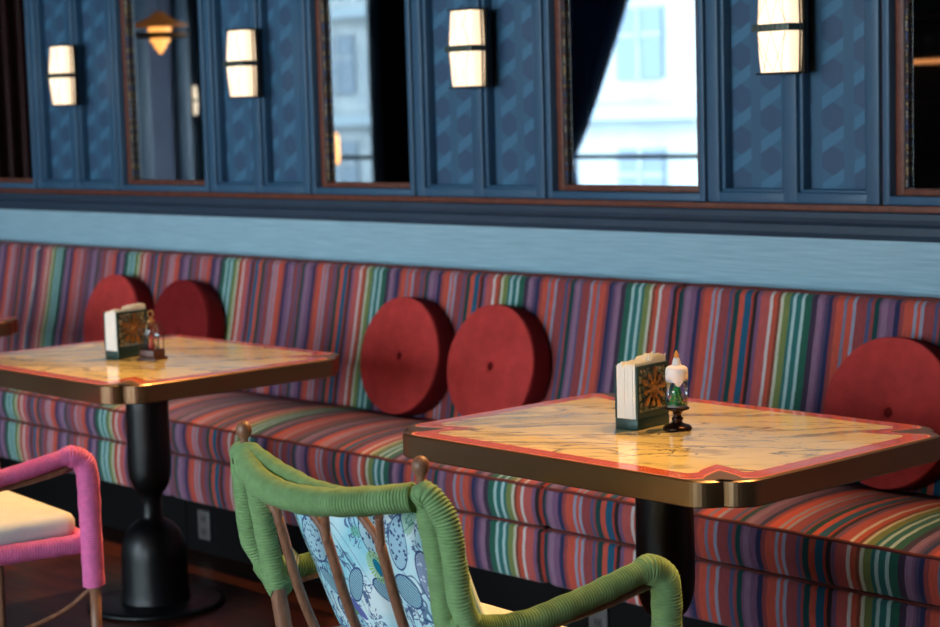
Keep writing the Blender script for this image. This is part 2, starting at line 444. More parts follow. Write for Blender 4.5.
G = [-8.43,-7.83,-7.21,-6.55,-5.915,-5.285,-4.720,-4.105,-3.462,-2.872,-2.27,-1.66,-1.05]
kinds = ['hex','mir']*6          # section i spans G[i]..G[i+1]
ZB, ZT = 1.176, 2.42
tn = 5
SC = []                           # sconce centres
mirror_labels = {
 1: 'dark wall mirror at the far left edge reflecting brown curtain',
 3: 'narrow framed wall mirror reflecting a glowing pendant lamp',
 5: 'framed wall mirror reflecting a bright window and small lit lantern',
 7: 'wide framed wall mirror reflecting window with tied-back navy curtain',
 9: 'framed wall mirror at right edge reflecting dark bar shelf light',
 11: 'framed wall mirror beyond the right picture edge'}
SECT = {}
for i in range(len(G)-1):
    xa, xb = G[i]+.005, G[i+1]-.005
    if i % 2 == 0:
        xc = (xa+xb)/2
        b = MB()
        fw = .042; fy = 4.075
        for x0, x1 in ((xa, xa+fw), (xc-.024, xc+.024), (xb-fw, xb)):
            b.box(x0, x1, fy, 4.125, ZB, ZT, .004)
        for z0, z1 in ((ZB, ZB+.03), (ZT-.03, ZT)):
            b.box(xa+fw-.004, xc-.02, fy+.001, 4.125, z0, z1, .004); b.box(xc+.02, xb-fw+.004, fy+.001, 4.125, z0, z1, .004)
        # inner stepped moulding
        for x0, x1 in ((xa+fw, xc-.024), (xc+.024, xb-fw)):
            for p0, p1 in ((x0, x0+.011), (x1-.011, x1)):
                b.box(p0-.002, p1, fy+.014, 4.125, ZB+.028, ZT-.028, .003)
            b.box(x0, x1, fy+.014, 4.125, ZB+.026, ZB+.038, .003)
        struct(b, 'trim_%d' % tn, M_BLUE); tn += 1
        b = MB(); b.box(xa, xb, 4.124, 4.159, ZB, ZT); struct(b, 'wall_back_panel_%d' % tn, M_HEX)
        SC.append(xc)
    else:
        xs = thing('wall_mirror', mirror_labels[i], 'mirror', ((xa+xb)/2, 4.159, ZB), 0)
        w = (xb-xa)/2; h = ZT-ZB
        b = MB(); y0, y1 = 4.075-4.159, -.001
        for x0, x1 in ((-w, -w+.022), (w-.022, w)): b.box(x0, x1, y0, y1, 0, h, .004)
        for z0, z1 in ((0, .024), (h-.024, h)): b.box(-w+.018, w-.018, y0+.001, y1, z0, z1, .004)
        b.build('outer_frame', M_BLUE, xs)
        b = MB(); y0 = 4.102-4.159
        for x0, x1 in ((-w+.022, -w+.048), (w-.048, w-.022)): b.box(x0, x1, y0, y1, .024, h-.024, .003)
        for z0, z1 in ((.024, .042), (h-.042, h-.024)): b.box(-w+.046, w-.046, y0+.001, y1, z0, z1, .003)
        b.build('inner_frame', M_TRIMWOOD, xs)
        for sx in (-1, 1):
            n = 110; b = MB()
            b.box(min(sx*(w-.0455), sx*(w-.0500)), max(sx*(w-.0455), sx*(w-.0500)), -.056, -.0365, .042, h-.042)
            strip = b.build('beaded_trim', M_BEADBACK, xs)
            b = MB()
            for k in range(n): b.ball((sx*(w-.0500), -.046, .05+(h-.1)*k/(n-1)), .0052, 1, 6)
            b.build('beads', M_BEAD, strip)['kind'] = 'stuff'
        b = MB(); b.box(-w+.046, w-.046, -.036, -.002, .04, h-.04); b.build('mirror_glass', M_MIRROR, xs)
    if i:
        b = MB(); b.box(G[i]-.006, G[i]+.006, 4.090, 4.159, ZB, ZT); struct(b, 'trim_%d' % tn, M_TRIMWOOD); tn += 1

# window wall across the room (seen in the mirrors); window_<n> are glazed openings
wins = [(-17.4,-14.9), (-12.3,-9.4), (-7.3,-3.9), (-3.3,-.1)]  # last two openings are unseen, added to let in more daylight
WZ0, WZ1 = .35, 2.75
M_FRAME = mat('dark_window_frame', (30,40,50), .4)
M_GLASS = mat('window_glass', (235,245,248), 0, 0, .5); 
def glass(m, rough=0, ior=1.45):
    b = m.node_tree.nodes['Principled BSDF']; b.inputs['Transmission Weight'].default_value = 1; b.inputs['Roughness'].default_value = rough; b.inputs['IOR'].default_value = ior
glass(M_GLASS)
def thin_glass(m, tint=(240,246,248), refl=.08):
    """thin pane: mostly lets light straight through with a little mirror reflection"""
    t = m.node_tree; n = t.nodes; n.remove(n['Principled BSDF']); out = [q for q in n if q.type == 'OUTPUT_MATERIAL'][0]
    tr = n.new('ShaderNodeBsdfTransparent'); tr.inputs[0].default_value = lin(tint)
    gl = n.new('ShaderNodeBsdfGlossy'); gl.inputs['Roughness'].default_value = .02
    lw = n.new('ShaderNodeLayerWeight'); lw.inputs[0].default_value = .25
    mx = n.new('ShaderNodeMixShader'); mp = n.new('ShaderNodeMath'); mp.operation = 'MULTIPLY_ADD'; mp.inputs[1].default_value = .7; mp.inputs[2].default_value = refl*.4
    t.links.new(lw.outputs['Fresnel'], mp.inputs[0]); t.links.new(mp.outputs[0], mx.inputs[0])
    t.links.new(tr.outputs[0], mx.inputs[1]); t.links.new(gl.outputs[0], mx.inputs[2]); t.links.new(mx.outputs[0], out.inputs[0])
    return m
M_PANE = thin_glass(mat('window_pane', (240,245,248)))
b = MB(); px = XL-.2
for x0, x1 in wins + [(XR+.2, XR+.3)]:
    b.box(px, x0, YF-.2, YF, 0, ZC); px = x1
for x0, x1 in wins:
    b.box(x0, x1, YF-.2, YF, 0, WZ0); b.box(x0, x1, YF-.2, YF, WZ1, ZC)
struct(b, 'wall_front', M_DIMWALL)
for k, (x0, x1) in enumerate(wins):
    b = MB(); y0, y1 = YF-.14, YF-.08
    for a, c in ((x0, x0+.05), (x1-.05, x1)): b.box(a, c, y0, y1, WZ0, WZ1)
    for a, c in ((WZ0, WZ0+.05), (WZ1-.05, WZ1)): b.box(x0+.05, x1-.05, y0, y1, a, c)
    b.box(x0+.05, x1-.05, y0, y1, 1.0, 1.045)
    w = struct(b, 'window_%d' % (k+1), M_FRAME)
    b = MB(); b.box(x0+.05, x1-.05, YF-.115, YF-.11, WZ0+.05, WZ1-.05); b.build('pane', M_PANE, w)
    # light portal in the opening so daylight is sampled well
    L = bpy.data.lights.new('window_daylight', 'AREA'); L.shape = 'RECTANGLE'; L.size = x1-x0; L.size_y = WZ1-WZ0
    L.cycles.is_portal = True
    lo = bpy.data.objects.new('window_daylight', L); C.objects.link(lo)
    lo.location = ((x0+x1)/2, YF-.17, (WZ0+WZ1)/2); lo.rotation_euler = (PI/2, 0, 0)   # -z turned to face +y
    lo.rotation_euler = (-PI/2, 0, 0)
    lo.rotation_euler = Vector((0,1,0)).to_track_quat('-Z', 'Z').to_euler()

# ------------------------------------------------------------------ banquette
SEAMS = [-8.9, -7.1, -5.3, -3.5, -1.7, .1]
def umap(x):
    """cloth coordinate along the bench: the pieces of fabric are turned at some joints"""
    if x < -7.1: return x + 3.83 + .1
    if x < -6.66: return x + 3.83
    if x < -5.3: return -8.774 - x
    if x < -3.89: return x + .432
    if x < -3.5: return -6.745 - x
    return x
BREAKS = [-7.1, -6.66, -5.3, -3.89, -3.5]
def padded(name, prof, x0, x1, parent, inset=.012, closed=True, nx=40, m=M_STRIPE, crown=None):
    """extrude a (y,z) outline along x with softly rounded ends; UV.x = cloth metres"""
    cx_ = sum(p[0] for p in prof)/len(prof); cz_ = sum(p[1] for p in prof)/len(prof)
    xs = [x0, x0+.002, x0+.005, x0+.010, x0+.018, x0+.03]
    k = x0+.06
    while k < x1-.05: xs.append(k); k += .05
    xs += [x1-.03, x1-.018, x1-.010, x1-.005, x1-.002, x1]
    for bk in BREAKS:
        if x0+.04 < bk < x1-.04: xs.append(bk)
    xs = sorted(xs); rings = []
    for x in xs:
        d = min(x-x0, x1-x); s = 0
        if d < .03: s = inset*(1-math.sqrt(max(0, 1-(1-d/.03)**2)))
        ring = []
        for (y, z) in prof:
            vy, vz = cx_-y, cz_-z; L = math.hypot(vy, vz)
            yy, zz = y+vy/L*s, z+vz/L*s
            if crown: yy, zz = crown(x, x0, x1, yy, zz)
            ring.append((x, yy, zz))
        rings.append(ring)
    b = MB(); b.grid(rings)
    bm = b.bm; uv = bm.loops.layers.uv.new('UVMap')
    run = [0]
    n = len(prof)
    for j in range(1, n): run.append(run[-1]+math.dist(prof[j], prof[j-1]))
    # v coordinate: nearest profile run length
    for f in bm.faces:
        cxm = f.calc_center_median().x
        off = umap(cxm) ; sgn = 1 if umap(cxm+.0005) > umap(cxm-.0005) else -1
        for lp in f.loops:
            x, y, z = lp.vert.co
            lp[uv].uv = (off + sgn*(x-cxm), y*.7+z)
    return b.build(name, m, parent)
def arc(cy, cz, r, a0, a1, n=6):
    return [(cy+r*math.cos(math.radians(a0+(a1-a0)*k/n)), cz+r*math.sin(math.radians(a0+(a1-a0)*k/n))) for k in range(n+1)]
seat_prof = ([(3.90,.345),(3.50,.338)] + arc(3.452,.352,.012,270,200,4) + [(3.432,.37),(3.428,.39),(3.428,.415),(3.432,.435)] + arc(3.446,.442,.011,180,100,4)
             + [(3.465,.460),(3.50,.469),(3.56,.479),(3.64,.486),(3.74,.487),(3.82,.482),(3.90,.473)])
base_prof = ([(3.90,.182),(3.47,.182)] + arc(3.452,.196,.012,270,190,4) + [(3.434,.22),(3.430,.25),(3.430,.28),(3.434,.305)] + arc(3.446,.322,.011,180,90,4) + [(3.52,.336),(3.90,.336)])
back_prof = ([(4.095,.36),(3.90,.36),(3.908,.48),(3.922,.56),(3.930,.60),(3.934,.612),(3.938,.624),(3.956,.70),(3.975,.80),(3.990,.87),(3.997,.906)]
             + arc(4.024,.916,.026,170,95,6) + [(4.04,.945),(4.07,.943),(4.095,.934)])
unit_labels = ['striped upholstered bench unit beyond the left picture edge', 'striped upholstered bench unit behind the left marble table',
               'striped upholstered bench unit behind the round cushion pair at centre', 'striped upholstered bench unit behind the right marble table',
               'striped upholstered bench unit beyond the right picture edge']
rnd = random.Random(3)
for k in range(len(SEAMS)-1):
    x0, x1 = SEAMS[k]+.002, SEAMS[k+1]-.002
    t = thing('banquette', unit_labels[k], 'banquette bench', ((x0+x1)/2, 3.75, 0), 0, 'striped banquette units along the wall')
    ox = (x0+x1)/2
    b = MB(); b.box(x0, x1, 3.50, 4.05, 0, .182); p = b.build('plinth', M_BLACK); 
    pb = padded('base_panel', base_prof, x0, x1, None)
    ps = padded('seat_cushion', seat_prof, x0, x1, None)
    pk = padded('back_cushion', back_prof, x0, x1, None, .014)
    def pipe(name, y, z, par, r=.0048):
        n = 90; pts = []
        for q in range(n+1):
            x = x0+.004+(x1-x0-.008)*q/n; e = min(x-x0, x1-x); s = .008*max(0, 1-e/.03)
            pts.append((x, y+s+.0008*math.sin(q*1.7), z-s*.5+.0010*math.sin(q*.9+k)))
        b = MB(); b.tube(pts, r, 8); o = b.build(name, M_PIPE, par); return o
    pipe('piping', 3.436, .4495, ps); pipe('piping', 3.440, .3385, ps, .0042); pipe('piping', 4.020, .944, pk, .005)
    for o in (p, pb, ps, pk):
        o.parent = t
    for o in [p, pb, ps, pk]:
        o.matrix_parent_inverse = Matrix.Translation((-ox, -3.75, 0))

# outlets on the black plinth
for x, z, lab in ((-5.185, .095, 'grey socket plate on black plinth between pink and green chairs'), (-3.362, .118, 'grey socket plate on black plinth behind green chair arm')):
    o = thing('power_outlet', lab, 'outlet', (x, 3.4995, z), 0, 'socket plates on the plinth')
    b = MB(); b.box(-.034, .034, -.008, -.0005, -.05, .05, .003); b.build('cover_plate', mat('outlet_plastic', (84,80,78), .5), o)
    for dz in (-.022, .022):
        b = MB(); b.box(-.014, .014, -.0095, -.008, dz-.012, dz+.012)
        f = b.build('socket', mat('socket_plastic', (66,62,60), .5), o)
        b = MB()
        for dx in (-.005, .005): b.box(dx-.0012, dx+.0012, -.0099, -.0095, dz-.004, dz+.004)
        b.build('slot', M_BLACK, f)

# ------------------------------------------------------------------ round cushions
def disc_cushion(name, label, x, y, z, tilt, yawd, r=.19, th=.072, m=M_VELVET, spin=0, group='round red velvet cushions'):
    """disc with its face towards -y; origin at centre of the cushion"""
    t = thing(name, label, 'cushion', (x, y, z), 0, group)
    t.rotation_euler = (math.radians(tilt), 0, math.radians(yawd))
    seg = 72; h = th/2
    prof = [(.004, .030)]
    for k in range(1, 20):
        q = k/20; rr = r*q*.95
        dimple = .024*math.exp(-(rr/.0125)**2) + .007*math.exp(-(rr/.07)**2)
        dome = .012*math.sqrt(max(0, 1-q*q))
        prof.append((rr, h+dome-dimple))
    prof[0] = (.003, h+.012-.031)
    edge = [(r*.972, h+.002), (r*.988, h+.0035), (r*.999, h), (r*.998, h-.004), (r*1.003, h-.012), (r*1.010, 0), (r*1.003, -h+.012), (r*.998, -h+.004), (r*.999, -h), (r*.985, -h-.003), (r*.96, -h-.002)]
    Mx = Matrix.Rotation(PI/2, 4, 'X')   # z -> -y
    rg = random.Random(hash(label) % 999)
    b = MB(); rings = []
    full = prof + edge[:4]
    for rr, zz in full:
        ring = []
        for s in range(seg):
            a = 2*PI*s/seg
            w = 1 + .006*math.sin(3*a+spin) + .004*math.sin(7*a)
            zz2 = zz + .0006*math.sin(7*a+spin)*math.exp(-((rr-.04)/.03)**2)
            ring.append(Mx @ Vector((rr*w*math.cos(a), rr*w*math.sin(a), zz2)))
        rings.append(ring)
    b.grid(rings); b.build('front_face', m, t)
    b = MB(); rings = []
    for rr, zz in edge[3:]+[(r*.5, -h-.008), (.003, -h-.010)]:
        rings.append([Mx @ Vector((rr*(1+.006*math.sin(3*a+spin))*math.cos(a), rr*(1+.006*math.sin(3*a+spin))*math.sin(a), zz)) for a in (2*PI*s/seg for s in range(seg))])
    b.grid(rings); b.build('side_band', M_VELVET2, t)  # darker velvet puts the shade of the side into its colour
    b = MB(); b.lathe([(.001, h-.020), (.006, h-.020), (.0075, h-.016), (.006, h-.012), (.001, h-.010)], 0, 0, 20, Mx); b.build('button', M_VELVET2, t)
    return t
CUS = [(-6.318, .667, 'round red cushion at far left, partly behind the left table napkin holder', M_VELVET, -12, 0, 3.897),
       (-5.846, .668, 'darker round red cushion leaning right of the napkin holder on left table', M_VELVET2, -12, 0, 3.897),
       (-4.580, .668, 'left one of the two red buttoned cushions side by side at centre', M_VELVET, -12, 0, 3.897),
       (-4.152, .668, 'right one of the two centre red cushions, partly behind right table corner', M_VELVET, -12, 0, 3.897),
       (-2.706, .668, 'large round red cushion at right edge behind right table', M_VELVET, -12, 0, 3.897)]
for i, (x, z, lab, m, tl, yw, y) in enumerate(CUS):
    disc_cushion('round_cushion', lab, x, y, z, tl, yw, m=m, spin=i*1.3)

# ------------------------------------------------------------------ tables
def notched(hx, hy, a, r, c=None, n=10):
    """rectangle whose corners are cut by two round lobes meeting in a cusp"""
    base = []
    for k in range(n+1):
        ang = math.radians(-90 - 88*k/n)       # bottom-left corner, along bottom edge towards the left
        base.append((a + r*math.cos(ang), r + r*math.sin(ang)))
    if c:
        p = base[-1]; q = Vector((c, c)) - Vector(p)
        base += [(p[0]+q.x*f, p[1]+q.y*f**1.6) for f in (.33, .66, 1.0)]
    mir = [(y, x) for x, y in reversed(base)]
    if c: mir = mir[1:]
    corner = base + mir                          # from bottom edge round to the left edge
    pts = []
    def place(fx, fy, rev):
        c = [( (-hx + p[0]) if fx < 0 else (hx - p[0]), (-hy + p[1]) if fy < 0 else (hy - p[1])) for p in corner]
        return list(reversed(c)) if rev else c
    # ccw: start bottom edge going right -> bottom-right corner, top-right, top-left, bottom-left
    pts += place(1, -1, False); pts += place(1, 1, True); pts += place(-1, 1, False); pts += place(-1, -1, True)
    return pts
def make_table(label, cx, cy, hx, hy):
    t = thing('pedestal_table', label, 'table', (cx, cy, 0), 0, 'marble topped tables along the banquette')
    b = MB(); o = notched(hx, hy, .100, .054)
    i2 = [(p[0]*(1-.004/hx), p[1]*(1-.004/hy)) for p in o]
    bm = b.bm
    lv = []
    for poly, z in ((i2, .697), (o, .700), (o, .7465), (i2, .7495)):
        lv.append([bm.verts.new((p[0], p[1], z)) for p in poly])
    n = len(o)
    for q in range(3):
        for j in range(n):
            f = bm.faces.new((lv[q][j], lv[q][(j+1)%n], lv[q+1][(j+1)%n], lv[q+1][j])); f.smooth = False
    bm.faces.new(list(reversed(lv[0]))); bm.faces.new(lv[-1])
    top = b.build('tabletop', M_BRONZE, t)
    b = MB(); b.prism(notched(hx-.006, hy-.006, .108, .030, .105), .7490, .7500); b.build('marble_border', M_PINKLINE, top)
    b = MB(); b.prism(notched(hx-.010, hy-.010, .110, .030, .108), .7495, .7504); b.build('marble_border', M_RED, top)
    b = MB(); b.prism(notched(hx-.050, hy-.050, .100, .022, .105), .7500, .7507); b.build('marble_field', M_MARB, top)
    b = MB(); b.lathe([(.12,.690),(.12,.697)], 0, 0, 40); b.build('mounting_plate', M_IRON, t)
    b = MB(); b.lathe([(.063,.690),(.0635,.60),(.064,.50),(.064,.42),(.062,.395),(.056,.372),(.046,.352),(.036,.342),(.031,.335),(.030,.31),(.030,.28),(.032,.27),(.036,.262),
                       (.050,.255),(.066,.243),(.080,.225),(.090,.20),(.096,.175),(.098,.15),(.100,.05),(.103,.02),(.104,.016)], 0, 0, 56)
    b.build('pedestal', M_IRON, t)
    b = MB(); b.lathe([(.20,0),(.205,.004),(.205,.012),(.19,.016),(.10,.018)], 0, 0, 56); b.build('foot_plate', M_IRON, t)
    return t
make_table('yellow marble table with bronze edge at right, carrying candle snow globe', -2.680, 3.000, .497, .385)
make_table('yellow marble table with bronze edge at left, behind pink chair', -4.740, 3.010, .497, .405)
make_table('marble table at far left edge, only its corner showing', -6.525, 3.02, .475, .345)

# ------------------------------------------------------------------ napkin holders
M_GREENMETAL = mat('dark_green_enamel', (34,62,58), .4, .2)
M_GOLD = mat('antique_gold', (170,124,74), .35, .8)
M_PAPER = mat('white_napkin_paper', (236,236,232), .9)
def napkin_holder(label, loc, rz):
    """long side along local y, ornate faces on +-x"""
    t = thing('napkin_holder', label, 'napkin holder', loc, rz, 'napkin holders on the marble tables')
    W, Lh, H = .030, .060, .139
    b = MB(); b.box(-W, W, -Lh, Lh, 0, .0235, .002); b.build('base_tray', M_GREENMETAL, t)
    for sx in (-1, 1):
        # pierced side plate: frame plus fretwork lattice
        b = MB(); x0, x1 = (W-.004, W) if sx > 0 else (-W, -W+.004)
        b.box(x0, x1, -Lh, -Lh+.007, .024, H); b.box(x0, x1, Lh-.007, Lh, .024, H)
        b.box(x0, x1, -Lh+.007, Lh-.007, H-.008, H); b.box(x0, x1, -Lh+.007, Lh-.007, .024, .036)
        cz = .085; xm = (x0+x1)/2
        for k in range(16):
            a = 2*PI*k/16 + .1
            p0 = (xm, .018*math.cos(a), cz+.018*math.sin(a)); dy, dz = math.cos(a), math.sin(a)
            L = min((Lh-.007)/max(abs(dy),1e-6), (H-.008-cz)/dz if dz > 1e-6 else ((cz-.040)/-dz if dz < -1e-6 else 9))
            b.tube([p0, (xm, dy*L, cz+dz*L)], .0016, 6)
        for rr in (.030, .042):
            pts = [(xm, rr*math.cos(2*PI*k/48), cz+rr*math.sin(2*PI*k/48)) for k in range(49)]
            b.tube(pts, .0015, 6)
        for cy_, cz_ in ((-.042,.125),(.042,.125),(-.042,.052),(.042,.052),(-.047,.088),(.047,.088)):
            pts = [(xm, cy_+.008*math.cos(2*PI*k/20), cz_+.008*math.sin(2*PI*k/20)) for k in range(21)]
            b.tube(pts, .0014, 6)
        pl = b.build('side_plate', M_GREENMETAL, t)
        # sunburst
        b = MB(); xs = sx*(W+.0025)
        for k in range(10):
            a = 2*PI*k/10 + .16; L = .050 if k % 2 == 0 else .040
            dy, dz = math.cos(a), math.sin(a); ny, nz = -dz, dy
            outline = [(.006,0),(.015,.0045),(.022,.0026),(.031,.0072),(L-.007,.0058),(L,0)]
            pts = [(q[0]*dy+q[1]*ny, q[0]*dz+q[1]*nz) for q in outline] + [(q[0]*dy-q[1]*ny, q[0]*dz-q[1]*nz) for q in reversed(outline[1:-1])]
            va = [b.bm.verts.new((xs-sx*.0025, p[0], cz+p[1])) for p in pts]; vb = [b.bm.verts.new((xs, p[0], cz+p[1])) for p in pts]
            n = len(pts)
            for j in range(n): b.bm.faces.new((va[j], va[(j+1)%n], vb[(j+1)%n], vb[j]))
            mid = b.bm.verts.new((xs+sx*.002, dy*L*.55, cz+dz*L*.55))
            for j in range(n): b.bm.faces.new((vb[j], vb[(j+1)%n], mid))
            b.bm.faces.new(list(reversed(va)))
        Mr = Matrix.Translation((xs, 0, cz)) @ Matrix.Rotation(sx*PI/2, 4, 'Y')
        b.lathe([(.0085,-.002),(.0085,.001),(.007,.003),(.004,.0035),(.003,.006),(.0005,.007)], 0, 0, 16, Mr)
        b.build('sunburst_emblem', M_GOLD, pl)
    return t
def napkins(label, loc, rz, n=7):
    """a folded paper napkin stack standing in the holder"""
    t = thing('paper_napkins', label, 'napkins', loc, rz, 'folded napkin bundles in the holders')
    rg = random.Random(int(abs(loc[0])*1000))
    for k in range(n):
        x = -.0212 + .0424*k/(n-1); b = MB()
        h = .116 + rg.uniform(-.003, .003); y0 = -.060 + rg.uniform(-.0006, .0006)
        # sheet wavy at the top edge, folded (two layers)
        pts = []
        m_ = 14
        for s, th in ((0, -.0024), (1, .0024)):
            pass
        ys = [y0 + .117*j/m_ for j in range(m_+1)]
        tops = [h + (.009 if 7 < j else 0) + rg.uniform(-.003, .004) for j in range(m_+1)]
        bm = b.bm
        rows = []
        for dx in (-.0033, .0033):
            lo = [bm.verts.new((x+dx, ys[j], 0)) for j in range(m_+1)]
            hi = [bm.verts.new((x+dx*.9+.0004*math.sin(j*.9+k*2), ys[j], tops[j]+dx)) for j in range(m_+1)]
            rows.append((lo, hi))
        (l0, h0), (l1, h1) = rows
        for j in range(m_):
            bm.faces.new((l0[j], l0[j+1], h0[j+1], h0[j])); bm.faces.new((l1[j+1], l1[j], h1[j], h1[j+1]))
            bm.faces.new((h0[j], h0[j+1], h1[j+1], h1[j])); bm.faces.new((l0[j+1], l0[j], l1[j], l1[j+1]))
        bm.faces.new((l0[0], h0[0], h1[0], l1[0])); bm.faces.new((h0[-1], l0[-1], l1[-1], h1[-1]))
        o = b.build('napkin', M_PAPER, t)
    return t
TZ = .7508
# right table
napkin_holder('dark green napkin holder with gold sunburst on right table', (-2.750, 3.012, TZ), math.radians(7))
napkins('white folded napkins standing in holder on right table', (-2.750, 3.012, TZ+.024), math.radians(7))
napkin_holder('dark green napkin holder with gold sunburst on left table', (-4.795, 2.985, TZ), math.radians(9))
napkins('white folded napkins standing in holder on left table', (-4.795, 2.985, TZ+.024), math.radians(9))

# ------------------------------------------------------------------ candle snow globe (right table)
M_DKBRONZE = mat('dark_turned_bronze', (62,40,32), .28, .85)
M_CLEAR = thin_glass(mat('clear_plastic', (245,248,250)), (246,248,250), .1)
M_WAX = mat('white_wax', (236,226,226), .45, 0, .5); M_WAX.node_tree.nodes['Principled BSDF'].inputs['Subsurface Weight'].default_value = .3
M_WAX.node_tree.nodes['Principled BSDF'].inputs['Subsurface Radius'].default_value = (.01,.006,.004)
M_FLAME = mat('amber_flame_tip', (214,138,52), .3)
t = thing('candle_snow_globe', 'candle-shaped snow globe with green tree on turned bronze foot', 'snow globe', (-2.658, 3.022, TZ))
b = MB(); b.lathe([(.0305,0),(.0315,.002),(.0315,.005),(.029,.008),(.026,.010),(.018,.013),(.0115,.016),(.0095,.019),(.0125,.022),(.0125,.026),(.009,.029),(.0085,.034),(.011,.037),(.011,.039),(.017,.042),(.0245,.044),(.0265,.046),(.0265,.048),(.024,.050)], 0, 0, 40)
b.build('foot', M_DKBRONZE, t)
b = MB(); b.lathe([(.0235,.0505),(.0235,.112)], 0, 0, 40); g = b.build('globe_tube', M_CLEAR, t)
b = MB()   # wax cap with uneven drips
seg = 48; rings = []
def drip(a): return .107 + .006*math.sin(3*a+.5) + .005*math.sin(5*a+2)
for fz in (0, .5, 1):
    rings.append([((.0245)*math.cos(2*PI*k/seg), .0245*math.sin(2*PI*k/seg), drip(2*PI*k/seg)+(.125-drip(2*PI*k/seg))*fz) for k in range(seg)])
for rr, z in ((.0243,.130),(.0225,.135),(.018,.1385),(.0115,.140),(.0098,.142),(.0088,.148),(.0075,.153),(.0060,.157)):
    rings.append([(rr*math.cos(2*PI*k/seg), rr*math.sin(2*PI*k/seg), z) for k in range(seg)])
b.grid(rings); b.build('wax_cap', M_WAX, t)
b = MB(); b.lathe([(.0060,.1575),(.0060,.161),(.005,.165),(.003,.169),(.0004,.173)], 0, 0, 24); b.build('flame', M_FLAME, t)
# tree of tiers inside
b = MB(); tz = .0505
b.lathe([(.0215,tz),(.020,tz+.003),(.012,tz+.006),(.001,tz+.007)], 0, 0, 24); b.build('snow_mound', M_WAX, t)
b = MB()
for k in range(5):
    z0 = .056 + k*.0095; r0 = .0200-.0034*k
    seg = 28; rings = []
    for rr, zz in ((r0, 0), (r0*.55, .007), (r0*.12, .013)):
        rings.append([((rr*(1+.22*math.cos(7*a+k)))*math.cos(a), (rr*(1+.22*math.cos(7*a+k)))*math.sin(a), z0+zz-(.002*math.cos(7*a+k) if rr == r0 else 0)) for a in (2*PI*q/seg for q in range(seg))])
    b.grid(rings)
tr = b.build('fir_tree', mat('bright_green_needles', (22,134,66), .45), t)
rg = random.Random(5)
for k in range(12):
    a = rg.uniform(0, 2*PI); q = rg.random(); rr = .0165-.012*q
    b = MB(); b.ball((rr*math.cos(a), rr*math.sin(a),   .058+.042*q), .0016, 1, 8)
    b.build('bauble', mat('bauble_%d' % k, [(200,60,40),(220,180,70),(160,170,200)][k % 3], .25, .3), tr)

# lantern on left table
M_DKWOOD = mat('dark_brown_resin', (74,36,24), .4)
t = thing('glass_lantern', 'small glass lantern with red figure beside left napkin holder', 'lantern', (-4.675, 2.995, TZ), math.radians(20))
b = MB(); b.box(-.032, .032, -.032, .032, 0, .008, .002); b.box(-.027, .027, -.027, .027, .008, .030, .003); b.build('base', M_DKWOOD, t)
b = MB()
for sx in (-1, 1):
    for sy in (-1, 1): b.tube([(sx*.024, sy*.024, .030), (sx*.024, sy*.024, .088), (sx*.019, sy*.019, .102), (sx*.008, sy*.008, .111)], .0016, 8)
b.build('corner_post', M_DKWOOD, t)
b = MB(); b.lathe([(.022,.0305),(.022,.088),(.018,.10),(.008,.109)], 0, 0, 32); b.build('glass_dome', M_CLEAR, t)
b = MB(); b.lathe([(.010,.110),(.014,.113),(.009,.118),(.004,.121),(.003,.124)], 0, 0, 24)
b.tube([(.010*math.cos(2*PI*k/24), 0, .134+.010*math.sin(2*PI*k/24)) for k in range(25)], .0014, 8); b.build('top_ring', M_GOLD, t)
b = MB(); b.lathe([(.008,.0305),(.010,.036),(.009,.046),(.005,.052),(.0065,.057),(.006,.063),(.004,.067),(.001,.074)], 0, 0, 20); b.build('figurine', mat('red_figurine', (168,34,34), .4), t)

# ------------------------------------------------------------------ chairs
def rounded_slab(b, x0, x1, y0, y1, z0, z1, rc, re, crown=.0):
    """cushion: rounded-rectangle plan, rounded edge"""
    n = 8; nc = 8
    def ring(ins, z):
        pts = []
        for cx, cy, a0 in ((x1-rc, y0+rc, -90), (x1-rc, y1-rc, 0), (x0+rc, y1-rc, 90), (x0+rc, y0+rc, 180)):
            for k in range(nc+1):
                a = math.radians(a0+90*k/nc); r = max(.002, rc-ins)
                pts.append((cx+math.cos(a)*r, cy+math.sin(a)*r, z))
        return pts
    rings = []
    for k in range(n+1):
        a = PI/2*k/n; rings.append(ring(re*(1-math.sin(a)), z0+re*(1-math.cos(a))))
    for k in range(n, -1, -1):
        a = PI/2*k/n; rings.append(ring(re*(1-math.sin(a)), z1-re*(1-math.cos(a))))
    cx, cy = (x0+x1)/2, (y0+y1)/2
    last = rings[-1]
    for s in (.8, .55, .3, .08):
        rings.append([(cx+(p[0]-cx)*s, cy+(p[1]-cy)*s, p[2]+crown*(1-s*s)) for p in last])
    b.grid(rings)
